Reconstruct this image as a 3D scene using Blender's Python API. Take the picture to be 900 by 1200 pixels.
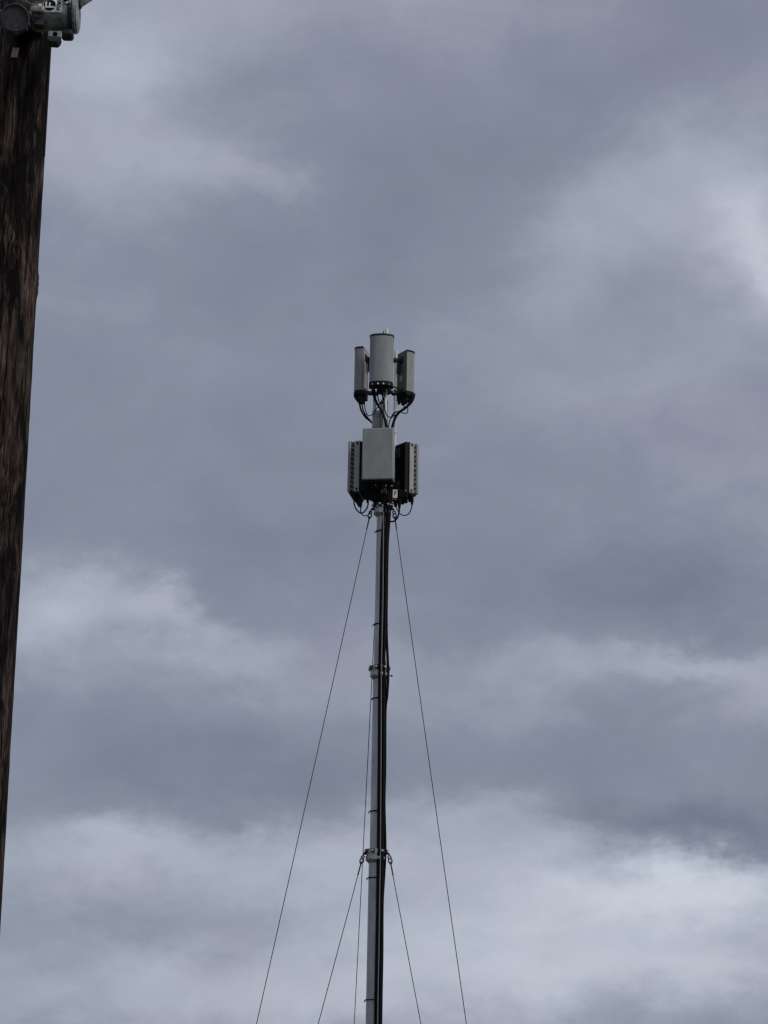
import bpy, math, random
from mathutils import Vector, Matrix, noise as mnoise

sc = bpy.context.scene
for o in list(bpy.data.objects):
    bpy.data.objects.remove(o, do_unlink=True)
col = sc.collection
random.seed(7)
R = math.radians
PI = math.pi

# ------------------------------------------------------------------ camera
FPX = 2670.0                      # focal length in photograph pixels (900 x 1200)
PITCH, ROLL = R(16.5), R(1.08)
EYE = Vector((0, 0, 1.6))
FWD = Vector((0, math.cos(PITCH), math.sin(PITCH)))
UP0 = Vector((0, -math.sin(PITCH), math.cos(PITCH)))
RT0 = Vector((1, 0, 0))
UP = UP0 * math.cos(ROLL) - RT0 * math.sin(ROLL)
RT = RT0 * math.cos(ROLL) + UP0 * math.sin(ROLL)
cam = bpy.data.objects.new('camera', bpy.data.cameras.new('camera'))
col.objects.link(cam)
cam.data.sensor_fit = 'VERTICAL'
cam.data.sensor_height = 36.0
cam.data.lens = FPX / 1200 * 36
cam.data.clip_start = 0.1
cam.data.clip_end = 9000
m = Matrix((RT, UP, -FWD)).transposed().to_4x4()
m.translation = EYE
cam.matrix_world = m
sc.camera = cam

# ------------------------------------------------------------------ sky + sun
SUN_DIR = Vector((0.66, -0.40, 0.80)).normalized()
SUN_EL = math.asin(SUN_DIR.z)
SUN_AZ = math.atan2(SUN_DIR.x, SUN_DIR.y)

def pix_dir(px, py):
    return (FWD + RT * ((px - 450) / FPX) + UP * ((600 - py) / FPX)).normalized()

def at(px, py, Y):
    """the point of the upright plane y = Y that stands at that place of the photograph"""
    d = pix_dir(px, py)
    return EYE + d * (Y / d.y)

def project(p):
    v = Vector(p) - EYE
    z = v.dot(FWD)
    return 450 + FPX * v.dot(RT) / z, 600 - FPX * v.dot(UP) / z

world = bpy.data.worlds.new('World')
sc.world = world
world.use_nodes = True
wn, wl = world.node_tree.nodes, world.node_tree.links
wn.clear()

def wnode(t, **kw):
    n = wn.new(t)
    for k, v in kw.items():
        setattr(n, k, v)
    return n

def wmath(op, a, b=None, c=None):
    n = wnode('ShaderNodeMath', operation=op)
    for i, v in enumerate((a, b, c)):
        if v is None:
            continue
        if isinstance(v, (int, float)):
            n.inputs[i].default_value = v
        else:
            wl.new(v, n.inputs[i])
    return n.outputs[0]

tc = wnode('ShaderNodeTexCoord')
sep = wnode('ShaderNodeSeparateXYZ'); wl.new(tc.outputs['Generated'], sep.inputs[0])
sx_, sy_, sz_ = sep.outputs
UNIT = 1 / FPX
az = wmath('MULTIPLY', wmath('ARCTAN2', sx_, sy_), math.cos(PITCH) / UNIT)
el = wmath('DIVIDE', wmath('ARCSINE', sz_), UNIT)
# cloud-layer coordinates: where the line of sight meets the flat cloud deck
hz = wmath('ADD', wmath('MULTIPLY', wmath('ABSOLUTE', sz_), 0.5), 0.30)
dk = wnode('ShaderNodeCombineXYZ')
wl.new(wmath('DIVIDE', sx_, hz), dk.inputs[0]); wl.new(wmath('DIVIDE', sy_, hz), dk.inputs[1]); wl.new(wmath('MULTIPLY', sz_, 1.6), dk.inputs[2])

def wnoise(scale, detail, rough, off, src=None, dist=0.0):
    mp = wnode('ShaderNodeMapping'); mp.inputs['Location'].default_value = (off, off * 0.37, off * 1.7)
    wl.new(src or dk.outputs[0], mp.inputs[0])
    n = wnode('ShaderNodeTexNoise')
    n.inputs['Scale'].default_value = scale; n.inputs['Detail'].default_value = detail
    n.inputs['Roughness'].default_value = rough; n.inputs['Distortion'].default_value = dist
    wl.new(mp.outputs[0], n.inputs['Vector'])
    return n
w1 = wnoise(6.5, 6, 0.63, 3.1)
vs = wnode('ShaderNodeVectorMath', operation='SUBTRACT'); wl.new(w1.outputs['Color'], vs.inputs[0]); vs.inputs[1].default_value = (.5, .5, .5)
vm = wnode('ShaderNodeVectorMath', operation='MULTIPLY'); wl.new(vs.outputs[0], vm.inputs[0]); vm.inputs[1].default_value = (230, 150, 0)
cb = wnode('ShaderNodeCombineXYZ'); wl.new(az, cb.inputs[0]); wl.new(el, cb.inputs[1])
va = wnode('ShaderNodeVectorMath', operation='ADD'); wl.new(cb.outputs[0], va.inputs[0]); wl.new(vm.outputs[0], va.inputs[1])

# thin and thick places of the cloud deck: x, y, half-width, half-height, tilt, weight
CLOUDS = [
 (70, 60, 190, 100, 15, .42), (150, 90, 75, 45, 25, .16), (245, 185, 85, 34, -10, .24), (140, 205, 90, 60, 20, .16), (300, 200, 50, 22, -15, .10),
 (470, 5, 190, 40, 0, .22), (790, 185, 150, 46, 32, .24), (888, 250, 56, 70, 0, .50), (895, 345, 46, 42, 0, .50),
 (850, 285, 90, 70, 20, .20), (700, 300, 170, 60, 25, .18), (790, 430, 140, 46, 0, .16), (650, 490, 90, 40, 0, .11),
 (870, 530, 80, 60, 0, .14), (95, 708, 80, 38, -8, .38), (195, 718, 60, 22, -18, .26), (60, 745, 90, 40, 0, .14),
 (280, 768, 80, 26, -20, .22), (640, 770, 170, 24, 0, .13), (760, 783, 100, 20, 6, .30), (875, 805, 80, 50, 0, .26),
 (560, 835, 130, 40, 0, .11), (60, 1020, 120, 42, 5, .22), (140, 990, 80, 28, 4, .20), (260, 1010, 140, 40, 0, .22),
 (410, 1015, 140, 40, 0, .28), (560, 945, 130, 28, 8, .26), (620, 1000, 120, 46, 0, .32), (790, 1040, 150, 34, 4, .60),
 (860, 1065, 90, 42, 0, .22), (690, 1105, 220, 60, 0, .42), (500, 1140, 260, 56, 0, .32), (200, 1175, 320, 44, 0, .24),
 (860, 1140, 140, 34, 0, .25), (230, 790, 160, 50, -10, .08),
 (420, 240, 150, 80, 25, -.10), (600, 160, 170, 60, 30, -.10), (860, 25, 100, 60, 0, -.10), (340, 330, 150, 60, 0, -.07),
 (320, 520, 230, 110, 0, -.06), (320, 645, 220, 46, -5, -.12), (775, 690, 130, 46, 4, -.26), (560, 655, 160, 60, 0, -.09),
 (150, 880, 170, 60, 0, -.15), (320, 920, 180, 46, -4, -.14), (670, 885, 110, 36, 0, -.12), (770, 950, 140, 26, -6, -.34),
 (850, 985, 90, 22, 0, -.26), (270, 1085, 200, 30, 4, -.03), (200, 1130, 260, 60, 0, .10),
]
# every place is a soft ellipse: exponent = quadratic form of the (warped) azimuth and elevation
EL0 = PITCH / UNIT
sv = wnode('ShaderNodeSeparateXYZ'); wl.new(va.outputs[0], sv.inputs[0])
X_, Y_ = sv.outputs[0], wmath('SUBTRACT', sv.outputs[1], EL0)
F1 = wnode('ShaderNodeCombineXYZ'); F2 = wnode('ShaderNodeCombineXYZ')
for i_, q_ in enumerate((wmath('MULTIPLY', X_, X_), wmath('MULTIPLY', X_, Y_), wmath('MULTIPLY', Y_, Y_))): wl.new(q_, F1.inputs[i_])
wl.new(X_, F2.inputs[0]); wl.new(Y_, F2.inputs[1]); F2.inputs[2].default_value = 1.0
field = None
for (px, py, hw, hh, tilt, wgt) in CLOUDS:
    d = pix_dir(px, py)
    x0, y0 = math.atan2(d.x, d.y) * math.cos(PITCH) / UNIT, math.asin(d.z) / UNIT - EL0
    c_, s_ = math.cos(R(tilt)), math.sin(R(tilt))
    qa, qb, qc = c_ * c_ / hw ** 2 + s_ * s_ / hh ** 2, 2 * c_ * s_ * (1 / hw ** 2 - 1 / hh ** 2), s_ * s_ / hw ** 2 + c_ * c_ / hh ** 2
    d1 = wnode('ShaderNodeVectorMath', operation='DOT_PRODUCT'); wl.new(F1.outputs[0], d1.inputs[0]); d1.inputs[1].default_value = (qa, qb, qc)
    d2 = wnode('ShaderNodeVectorMath', operation='DOT_PRODUCT'); wl.new(F2.outputs[0], d2.inputs[0])
    d2.inputs[1].default_value = (-2 * qa * x0 - qb * y0, -2 * qc * y0 - qb * x0, qa * x0 * x0 + qb * x0 * y0 + qc * y0 * y0)
    g = wmath('POWER', 0.42, wmath('ADD', d1.outputs['Value'], d2.outputs['Value']))
    field = wmath('MULTIPLY_ADD', g, wgt, field if field is not None else 0.0)
n2 = wnoise(9.0, 6, 0.60, 11.3, dist=0.4)
n3 = wnoise(3.0, 2, 0.5, 23.9)
field = wmath('MULTIPLY_ADD', wmath('SUBTRACT', n2.outputs[0], 0.5), 0.42, field)
field = wmath('MULTIPLY_ADD', wmath('SUBTRACT', n3.outputs[0], 0.5), 0.16, field)
field = wmath('ADD', wmath('MULTIPLY', field, 0.62), 0.30)
ramp = wnode('ShaderNodeValToRGB')
wl.new(field, ramp.inputs[0])

def lin(r, g, b):
    f = lambda c: (c / 255 / 12.92) if c / 255 <= 0.04045 else ((c / 255 + 0.055) / 1.055) ** 2.4
    return (f(r), f(g), f(b), 1)
cr = ramp.color_ramp
cr.interpolation = 'LINEAR'
stops = [(0.0, lin(106, 114, 130)), (0.30, lin(135, 141, 157)), (0.60, lin(174, 179, 193)), (1.0, lin(215, 218, 229))]
while len(cr.elements) < len(stops):
    cr.elements.new(0.5)
for e, (p, c) in zip(cr.elements, stops):
    e.position = p; e.color = c
# slight drift between violet-grey and teal-grey vapour
n4 = wnoise(4.5, 2, 0.5, 41.7)
tint = wnode('ShaderNodeMix', data_type='RGBA')
wl.new(n4.outputs[0], tint.inputs[0])
tint.inputs[6].default_value = (0.945, 1.022, 1.005, 1); tint.inputs[7].default_value = (1.04, 0.985, 1.013, 1)
mul = wnode('ShaderNodeMix', data_type='RGBA', blend_type='MULTIPLY')
mul.inputs[0].default_value = 1
wl.new(ramp.outputs[0], mul.inputs[6]); wl.new(tint.outputs[2], mul.inputs[7])
SKY_STRENGTH = 0.1
scl = wnode('ShaderNodeVectorMath', operation='SCALE'); wl.new(mul.outputs[2], scl.inputs[0]); scl.inputs['Scale'].default_value = 1 / SKY_STRENGTH
sky = wnode('ShaderNodeTexSky', sky_type='NISHITA')
sky.sun_disc = False
sky.sun_elevation = SUN_EL
sky.sun_rotation = SUN_AZ
cover = wnode('ShaderNodeMix', data_type='RGBA')
cover.inputs[0].default_value = 0.97        # an almost closed deck of cloud over the clear sky
wl.new(sky.outputs[0], cover.inputs[6]); wl.new(scl.outputs[0], cover.inputs[7])
bg = wnode('ShaderNodeBackground'); bg.inputs[1].default_value = SKY_STRENGTH
wl.new(cover.outputs[2], bg.inputs[0])
wo = wnode('ShaderNodeOutputWorld'); wl.new(bg.outputs[0], wo.inputs[0])

sun = bpy.data.objects.new('sun', bpy.data.lights.new('sun', 'SUN'))
col.objects.link(sun)
sun.data.energy = 1.5
sun.data.angle = R(20)
sun.data.color = (1.0, 0.97, 0.92)
sun.rotation_euler = (-SUN_DIR).to_track_quat('-Z', 'Y').to_euler()
sun.location = (20, -10, 30)

sc.view_settings.view_transform = 'Standard'
sc.view_settings.look = 'None'
sc.view_settings.exposure = 0.0
sc.view_settings.gamma = 1.0
sc.view_settings.use_curve_mapping = False
sc.render.engine = 'CYCLES'
sc.cycles.max_bounces = 6
sc.cycles.filter_width = 1.4

# ------------------------------------------------------------------ materials
def mat(name, color, rough=0.5, metal=0.0, var=0.12, scale=30.0, stretch=(1, 1, 1), bump=0.0, dirt=None, dirt_amt=0.0, dirt_scale=6.0, spec=0.5):
    M = bpy.data.materials.new(name); M.use_nodes = True
    nt = M.node_tree; n = nt.nodes; L = nt.links
    b = n['Principled BSDF']
    b.inputs['Roughness'].default_value = rough; b.inputs['Metallic'].default_value = metal
    b.inputs['Specular IOR Level'].default_value = spec
    t = n.new('ShaderNodeTexCoord'); mp = n.new('ShaderNodeMapping'); mp.inputs['Scale'].default_value = stretch
    L.new(t.outputs['Object'], mp.inputs[0])
    nz = n.new('ShaderNodeTexNoise'); nz.inputs['Scale'].default_value = scale; nz.inputs['Detail'].default_value = 6
    L.new(mp.outputs[0], nz.inputs['Vector'])
    r = n.new('ShaderNodeValToRGB')
    c0 = [max(0, c * (1 - var)) for c in color]; c1 = [min(1, c * (1 + var)) for c in color]
    r.color_ramp.elements[0].position = 0.3; r.color_ramp.elements[0].color = (*c0, 1)
    r.color_ramp.elements[1].position = 0.7; r.color_ramp.elements[1].color = (*c1, 1)
    L.new(nz.outputs[0], r.inputs[0])
    out = r.outputs[0]
    if dirt:
        n5 = n.new('ShaderNodeTexNoise'); n5.inputs['Scale'].default_value = dirt_scale; n5.inputs['Detail'].default_value = 8; n5.inputs['Roughness'].default_value = 0.65
        L.new(mp.outputs[0], n5.inputs['Vector'])
        r5 = n.new('ShaderNodeValToRGB'); r5.color_ramp.elements[0].position = 0.45; r5.color_ramp.elements[1].position = 0.75
        r5.color_ramp.elements[1].color = (dirt_amt,) * 3 + (1,)
        L.new(n5.outputs[0], r5.inputs[0])
        mx = n.new('ShaderNodeMix'); mx.data_type = 'RGBA'
        L.new(r5.outputs[0], mx.inputs[0]); L.new(out, mx.inputs[6]); mx.inputs[7].default_value = (*dirt, 1)
        out = mx.outputs[2]
    L.new(out, b.inputs['Base Color'])
    rr = n.new('ShaderNodeMapRange'); rr.inputs[3].default_value = max(0, rough - 0.08); rr.inputs[4].default_value = min(1, rough + 0.1)
    L.new(nz.outputs[0], rr.inputs[0]); L.new(rr.outputs[0], b.inputs['Roughness'])
    if bump:
        bp = n.new('ShaderNodeBump'); bp.inputs['Strength'].default_value = bump; bp.inputs['Distance'].default_value = 0.004
        L.new(nz.outputs[0], bp.inputs['Height']); L.new(bp.outputs[0], b.inputs['Normal'])
    return M

M = {}
M['galv'] = mat('galvanised_steel', (0.43, 0.43, 0.425), 0.27, 0.55, 0.22, 9, (1, 1, .3), dirt=(.20, .19, .18), dirt_amt=.55, dirt_scale=7)
M['zinc'] = mat('bright_zinc_pipe', (0.88, 0.88, 0.86), 0.35, 0.0, 0.05, 20, (1, 1, .2))
M['radome'] = mat('grey_radome_plastic', (0.325, 0.335, 0.33), 0.55, 0, 0.07, 9, (1, 1, .3), dirt=(.19, .19, .185), dirt_amt=.5, dirt_scale=14, spec=.3)
M['cover'] = mat('grey_painted_cover', (0.335, 0.343, 0.338), 0.5, 0, 0.05, 8, (1, 1, .35), dirt=(.21, .21, .205), dirt_amt=.45, dirt_scale=12, spec=.3)
M['side'] = mat('light_grey_cast_side', (0.43, 0.43, 0.41), 0.5, 0, 0.09, 15, (1, 1, .4), dirt=(.19, .185, .17), dirt_amt=.6, dirt_scale=14, spec=.3)
M['dark'] = mat('dark_cast_aluminium', (0.013, 0.013, 0.016), 0.6, 0, 0.25, 25, spec=.15)
M['black'] = mat('black_cable_sheath', (0.005, 0.005, 0.006), 0.5, 0, 0.2, 40, spec=.12)
M['blacksteel'] = mat('dark_steel_bracket', (0.022, 0.022, 0.024), 0.5, 0, 0.25, 30, spec=.25)
M['backgrey'] = mat('antenna_back_grey', (0.15, 0.15, 0.158), 0.6, 0, 0.15, 18, dirt=(.07, .07, .07), dirt_amt=.6, dirt_scale=8, spec=.2)
M['bridge'] = mat('vent_bridge_grey', (0.15, 0.15, 0.14), 0.6, 0, 0.35, 25, spec=.2)
M['vent'] = mat('vent_recess', (0.045, 0.045, 0.045), 0.7, 0, 0.2, 40, spec=.1)
M['wire'] = mat('steel_wire_rope', (0.045, 0.045, 0.05), 0.5, 0, 0.2, 80, spec=.3)
M['greycable'] = mat('grey_earth_cable', (0.20, 0.19, 0.20), 0.45, 0, 0.1, 30)
M['white'] = mat('white_print', (0.80, 0.80, 0.78), 0.5, 0, 0.04, 30, dirt=(.45, .43, .40), dirt_amt=.45, dirt_scale=25)
M['red'] = mat('red_print', (0.12, 0.012, 0.03), 0.5, 0, 0.1, 30)
M['ink'] = mat('black_print', (0.006, 0.006, 0.007), 0.6, 0, 0.1, 30, spec=.15)
M['cast'] = mat('weathered_cast_housing', (0.34, 0.34, 0.335), 0.45, 0.15, 0.35, 60, bump=.7, dirt=(.035, .032, .03), dirt_amt=1.0, dirt_scale=26, spec=.4)
M['castdark'] = mat('dark_weathered_casting', (0.055, 0.055, 0.06), 0.6, 0, 0.25, 50, bump=.3, dirt=(.015, .015, .015), dirt_amt=.7, dirt_scale=18, spec=.25)
M['rust'] = mat('rusty_brass_works', (0.30, 0.17, 0.08), 0.4, 0.6, 0.5, 60, bump=.6, dirt=(.10, .09, .08), dirt_amt=.9, dirt_scale=45)
M['concrete'] = mat('concrete_footing', (0.33, 0.32, 0.30), 0.85, 0, 0.15, 12, bump=.4)
M['tag'] = mat('aged_tag', (0.50, 0.47, 0.40), 0.6, 0, 0.1, 60, dirt=(.2, .19, .15), dirt_amt=.7, dirt_scale=60)

G = bpy.data.materials.new('glass_cover'); G.use_nodes = True
gb = G.node_tree.nodes['Principled BSDF']; gb.inputs['Transmission Weight'].default_value = 1; gb.inputs['Roughness'].default_value = 0.04; gb.inputs['IOR'].default_value = 1.3
M['glass'] = G

# weathered, creosoted wood
W = bpy.data.materials.new('creosoted_pole_wood'); W.use_nodes = True
nt = W.node_tree; n = nt.nodes; L = nt.links; b = n['Principled BSDF']
b.inputs['Roughness'].default_value = 0.9; b.inputs['Specular IOR Level'].default_value = 0.06
t = n.new('ShaderNodeTexCoord')
def mapn(scale):
    mp = n.new('ShaderNodeMapping'); mp.inputs['Scale'].default_value = scale; L.new(t.outputs['Object'], mp.inputs[0]); return mp.outputs[0]
def nz(vec, s, d=8, rgh=.6, dist=0.):
    q = n.new('ShaderNodeTexNoise'); q.inputs['Scale'].default_value = s; q.inputs['Detail'].default_value = d; q.inputs['Roughness'].default_value = rgh; q.inputs['Distortion'].default_value = dist
    L.new(vec, q.inputs['Vector']); return q.outputs[0]
def rmp(src, pts):
    q = n.new('ShaderNodeValToRGB')
    while len(q.color_ramp.elements) < len(pts): q.color_ramp.elements.new(.5)
    for e, (p, c) in zip(q.color_ramp.elements, pts): e.position = p; e.color = c
    L.new(src, q.inputs[0]); return q.outputs[0]
def mixc(f, a, bb, mode='MIX'):
    q = n.new('ShaderNodeMix'); q.data_type = 'RGBA'; q.blend_type = mode
    for i, v in ((0, f), (6, a), (7, bb)):
        if isinstance(v, (float, int)): q.inputs[i].default_value = v
        elif isinstance(v, tuple): q.inputs[i].default_value = v
        else: L.new(v, q.inputs[i])
    return q.outputs[2]
grain = nz(mapn((1, 1, .11)), 55, 9, .74, 1.2)
fibre = nz(mapn((1, 1, .08)), 190, 4, .6)
patch = nz(mapn((1, 1, .30)), 6.0, 8, .66, 1.0)
patch2 = nz(mapn((1, 1, .16)), 16, 8, .65, .4)
base = rmp(grain, [(.30, (.016, .010, .009, 1)), (.45, (.060, .040, .033, 1)), (.56, (.145, .100, .082, 1)), (.72, (.25, .20, .172, 1))])
tar = rmp(patch, [(.43, (0, 0, 0, 1)), (.60, (1, 1, 1, 1))])
tarc = rmp(fibre, [(.35, (.003, .0027, .0027, 1)), (.7, (.016, .013, .012, 1))])
c1 = mixc(tar, tarc, base)
grey = rmp(patch2, [(.54, (0, 0, 0, 1)), (.70, (.55, .55, .55, 1))])
c2 = mixc(grey, c1, rmp(fibre, [(.3, (.06, .055, .052, 1)), (.7, (.21, .20, .19, 1))]))
crk = nz(mapn((1, 1, .035)), 34, 5, .55, .3)
crack = rmp(crk, [(.470, (0, 0, 0, 1)), (.492, (1, 1, 1, 1)), (.508, (1, 1, 1, 1)), (.530, (0, 0, 0, 1))])
c2 = mixc(crack, c2, (.006, .005, .005, 1))
L.new(c2, b.inputs['Base Color'])
bp = n.new('ShaderNodeBump'); bp.inputs['Strength'].default_value = .9; bp.inputs['Distance'].default_value = .006
L.new(grain, bp.inputs['Height']); L.new(bp.outputs[0], b.inputs['Normal'])
M['wood'] = W

# ------------------------------------------------------------------ mesh helpers
class MB:
    def __init__(self):
        self.v, self.f = [], []
    def add(self, vs, fs):
        o = len(self.v); self.v += [Vector(p) for p in vs]; self.f += [tuple(i + o for i in f) for f in fs]; return self
    def box(self, c, ax, ay, az_):
        """box about c with half-axis vectors ax, ay, az_"""
        c, ax, ay, az_ = Vector(c), Vector(ax), Vector(ay), Vector(az_)
        vs = [c + ax * i + ay * j + az_ * k for k in (-1, 1) for j in (-1, 1) for i in (-1, 1)]
        fs = [(0, 2, 3, 1), (4, 5, 7, 6), (0, 1, 5, 4), (2, 6, 7, 3), (0, 4, 6, 2), (1, 3, 7, 5)]
        if ax.cross(ay).dot(az_) < 0: fs = [f[::-1] for f in fs]
        return self.add(vs, fs)
    def tube(self, pts, r, seg=10, cap=True):
        pts = [Vector(p) for p in pts]; rs = r if isinstance(r, (list, tuple)) else [r] * len(pts)
        rings = []; prev = None
        for i, p in enumerate(pts):
            tg = (pts[min(i + 1, len(pts) - 1)] - pts[max(i - 1, 0)]).normalized()
            if prev is None:
                ref = Vector((0, 0, 1)) if abs(tg.z) < .9 else Vector((1, 0, 0)); u = tg.cross(ref).normalized()
            else:
                u = (prev - tg * prev.dot(tg)).normalized()
            prev = u; w = tg.cross(u)
            rings.append([p + (u * math.cos(a) + w * math.sin(a)) * rs[i] for a in (2 * PI * k / seg for k in range(seg))])
        vs = [q for ring in rings for q in ring]; fs = []
        for i in range(len(pts) - 1):
            for k in range(seg):
                a, bq = i * seg + k, i * seg + (k + 1) % seg
                fs.append((a, bq, bq + seg, a + seg))
        if cap:
            fs.append(tuple(range(seg))[::-1]); fs.append(tuple((len(pts) - 1) * seg + k for k in range(seg)))
        return self.add(vs, fs)
    def lathe(self, c, prof, seg=32, axis='z'):
        """closed turned shape: prof is a list of (radius, height) from bottom to top about c"""
        c = Vector(c); vs = []; fs = []
        for (r, h) in prof:
            for k in range(seg):
                a = 2 * PI * k / seg
                p = Vector((r * math.cos(a), r * math.sin(a), h))
                if axis == 'x': p = Vector((h, r * math.cos(a), r * math.sin(a)))
                vs.append(c + p)
        for i in range(len(prof) - 1):
            for k in range(seg):
                a, bq = i * seg + k, i * seg + (k + 1) % seg
                fs.append((a, bq, bq + seg, a + seg))
        fs.append(tuple(range(seg))[::-1]); fs.append(tuple((len(prof) - 1) * seg + k for k in range(seg)))
        return self.add(vs, fs)
    def prism(self, poly, c, ex, ey, z0, z1):
        """polygon given in the frame (ex, ey) about c, pulled from z0 to z1"""
        c, ex, ey = Vector(c), Vector(ex), Vector(ey); k = len(poly)
        vs = [c + ex * x + ey * y + Vector((0, 0, z)) for z in (z0, z1) for x, y in poly]
        fs = [(i, (i + 1) % k, (i + 1) % k + k, i + k) for i in range(k)] + [tuple(range(k))[::-1], tuple(range(k, 2 * k))]
        return self.add(vs, fs)
    def build(self, name, material, parent=None, origin=None, bevel=0.0, smooth=True):
        org = Vector(parent['_o']) if parent is not None else Vector(origin if origin is not None else (0, 0, 0))
        me = bpy.data.meshes.new(name)
        me.from_pydata([tuple(p - org) for p in self.v], [], self.f)
        me.validate(); me.update()
        import bmesh
        bm = bmesh.new(); bm.from_mesh(me); bmesh.ops.recalc_face_normals(bm, faces=bm.faces); bm.to_mesh(me); bm.free()
        if smooth:
            me.polygons.foreach_set('use_smooth', [True] * len(me.polygons)); me.set_sharp_from_angle(angle=R(38))
        me.materials.append(M[material])
        o = bpy.data.objects.new(name, me); col.objects.link(o)
        if parent is not None: o.parent = parent
        else: o.location = org
        o['_o'] = tuple(org); ALL.append(o)
        if bevel:
            bv = o.modifiers.new('edge', 'BEVEL'); bv.width = bevel; bv.segments = 2; bv.limit_method = 'ANGLE'; bv.angle_limit = R(50)
        return o
ALL = []

def tag(o, label, cat, group=None):
    o['label'] = label; o['category'] = cat
    if group: o['group'] = group
    return o

def thing(name, loc, label, cat, group=None):
    o = bpy.data.objects.new(name, None); col.objects.link(o); o.location = loc; o.empty_display_size = .1
    o['_o'] = tuple(loc); ALL.append(o)
    return tag(o, label, cat, group)

def spline(pts, n_=8):
    """smooth path through the points (Catmull-Rom)"""
    P = [Vector(p) for p in pts]; P = [P[0] * 2 - P[1]] + P + [P[-1] * 2 - P[-2]]; out = []
    for i in range(1, len(P) - 2):
        for k in range(n_):
            s = k / n_
            out.append(.5 * (2 * P[i] + (P[i + 1] - P[i - 1]) * s + (2 * P[i - 1] - 5 * P[i] + 4 * P[i + 1] - P[i + 2]) * s * s + (3 * P[i] - P[i - 1] - 3 * P[i + 1] + P[i + 2]) * s ** 3))
    out.append(P[-2]); return out

def torus_pts(c, u, v, r, k=16):
    return [Vector(c) + Vector(u) * r * math.cos(2 * PI * i / k) + Vector(v) * r * math.sin(2 * PI * i / k) for i in range(k + 1)]

# ------------------------------------------------------------------ ground
gm = mat('rough_grass_and_gravel', (0.055, 0.065, 0.035), 0.95, 0, 0.45, 1.8, bump=.6, dirt=(.12, .11, .09), dirt_amt=.8, dirt_scale=.35)
M['ground'] = gm
g = MB(); N = 24; S = 4000
for j in range(N + 1):
    for i in range(N + 1):
        g.v.append(Vector(((i / N - .5) * 2 * S, (j / N - .5) * 2 * S, 0)))
g.f = [(j * (N + 1) + i, j * (N + 1) + i + 1, (j + 1) * (N + 1) + i + 1, (j + 1) * (N + 1) + i) for j in range(N) for i in range(N)]
ground = g.build('ground', 'ground'); ground['kind'] = 'structure'

# ------------------------------------------------------------------ mast
YM = 26.6
AX = at(448.0, 600, YM).x
PX = 0.0105                                  # metres per photograph pixel at the mast head
def lp(px, py, dy=0.0): return at(px, py, YM + dy)
def hz_(py): return at(450, py, YM).z        # height on the mast axis
MAST = (AX, YM, 0)
mast = thing('guyed_mast', MAST, 'tall slim galvanised guyed mast standing in the middle of the picture', 'mast')
CX = Vector((AX, YM, 0))
def axp(z): return Vector((AX, YM, z))
Z600, Z790, Z1000 = hz_(597), hz_(787), hz_(1002)
rA, rB, rC = .067, .0725, .080
MB().tube([axp(.30), axp(Z1000)], [rC, rC], 40).build('mast_section', 'galv', mast)
MB().tube([axp(Z1000), axp(Z790)], rB, 40).build('mast_section', 'galv', mast)
MB().tube([axp(Z790), axp(Z600)], rA, 40).build('mast_section', 'galv', mast)
MB().tube([axp(Z600), axp(hz_(470))], .048, 32).build('mast_section', 'galv', mast)
MB().prism([(-.45, -.45), (.45, -.45), (.45, .45), (-.45, .45)], CX, (1, 0, 0), (0, 1, 0), -.15, .22).build('footing', 'concrete', mast, bevel=.02)
fb = MB().lathe(axp(.22), [(.22, 0), (.22, .025), (.10, .03), (.10, .09)], 32).build('base_flange', 'galv', mast)
for k in range(4):
    a = PI / 4 + k * PI / 2
    MB().lathe(axp(.245) + Vector((math.cos(a), math.sin(a), 0)) * .17, [(.018, 0), (.018, .03), (.01, .035)], 6).build('bolt', 'zinc', fb)

def collar(z, r, big, h=.16):
    c = MB().lathe(axp(z), [(r + .004, -h * .62), (r + big * .75, -h * .45), (r + big, -h * .40), (r + big, -h * .12), (r + big * .78, -h * .10), (r + big * .78, h * .02), (r + big, h * .05), (r + big, h * .38), (r + big * .6, h * .42), (r * .9, h * .43)], 40).build('collar', 'galv', mast)
    return c
for (z, r, big) in ((Z600, rA, .040), (Z790, rB, .037), (Z1000, rC, .040)):
    c = collar(z, r, big)
    for a in (-150, -105, -60, -20, 30, 150, 90):     # clamp bolts and lugs round the collar
        d = Vector((math.cos(R(a)), math.sin(R(a)), 0)); t_ = Vector((-d.y, d.x, 0))
        MB().box(axp(z + .035) + d * (r + big + .008), d * .016, t_ * .020, (0, 0, .022)).build('lug', 'blacksteel', c, bevel=.004)
        MB().tube([axp(z + .035) + d * (r + big + .012), axp(z + .035) + d * (r + big + .040)], .010, 6).build('bolt', 'zinc', c)
    for a in (-120, -75, -35):
        d = Vector((math.cos(R(a)), math.sin(R(a)), 0)); t_ = Vector((-d.y, d.x, 0))
        MB().box(axp(z - .045) + d * (r + big * .9), d * .012, t_ * .016, (0, 0, .014)).build('lug', 'galv', c, bevel=.003)

MB().lathe(axp(Z600 + .075), [(.075, -.045), (.112, -.04), (.116, -.01), (.100, 0), (.100, .012), (.116, .02), (.112, .05), (.06, .055)], 24).build('head_clamp', 'blacksteel', mast)
for k in range(8):
    a = -R(165) + k * R(21); d = Vector((math.cos(a), math.sin(a), 0)); z = Z600 + .07 + .03 * ((k * 7) % 3 - 1)
    MB().tube([axp(z) + d * .10, axp(z) + d * (.135 + .012 * (k % 3))], .009, 6).build('bolt', 'zinc' if k % 3 == 0 else 'blacksteel', mast)

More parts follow.
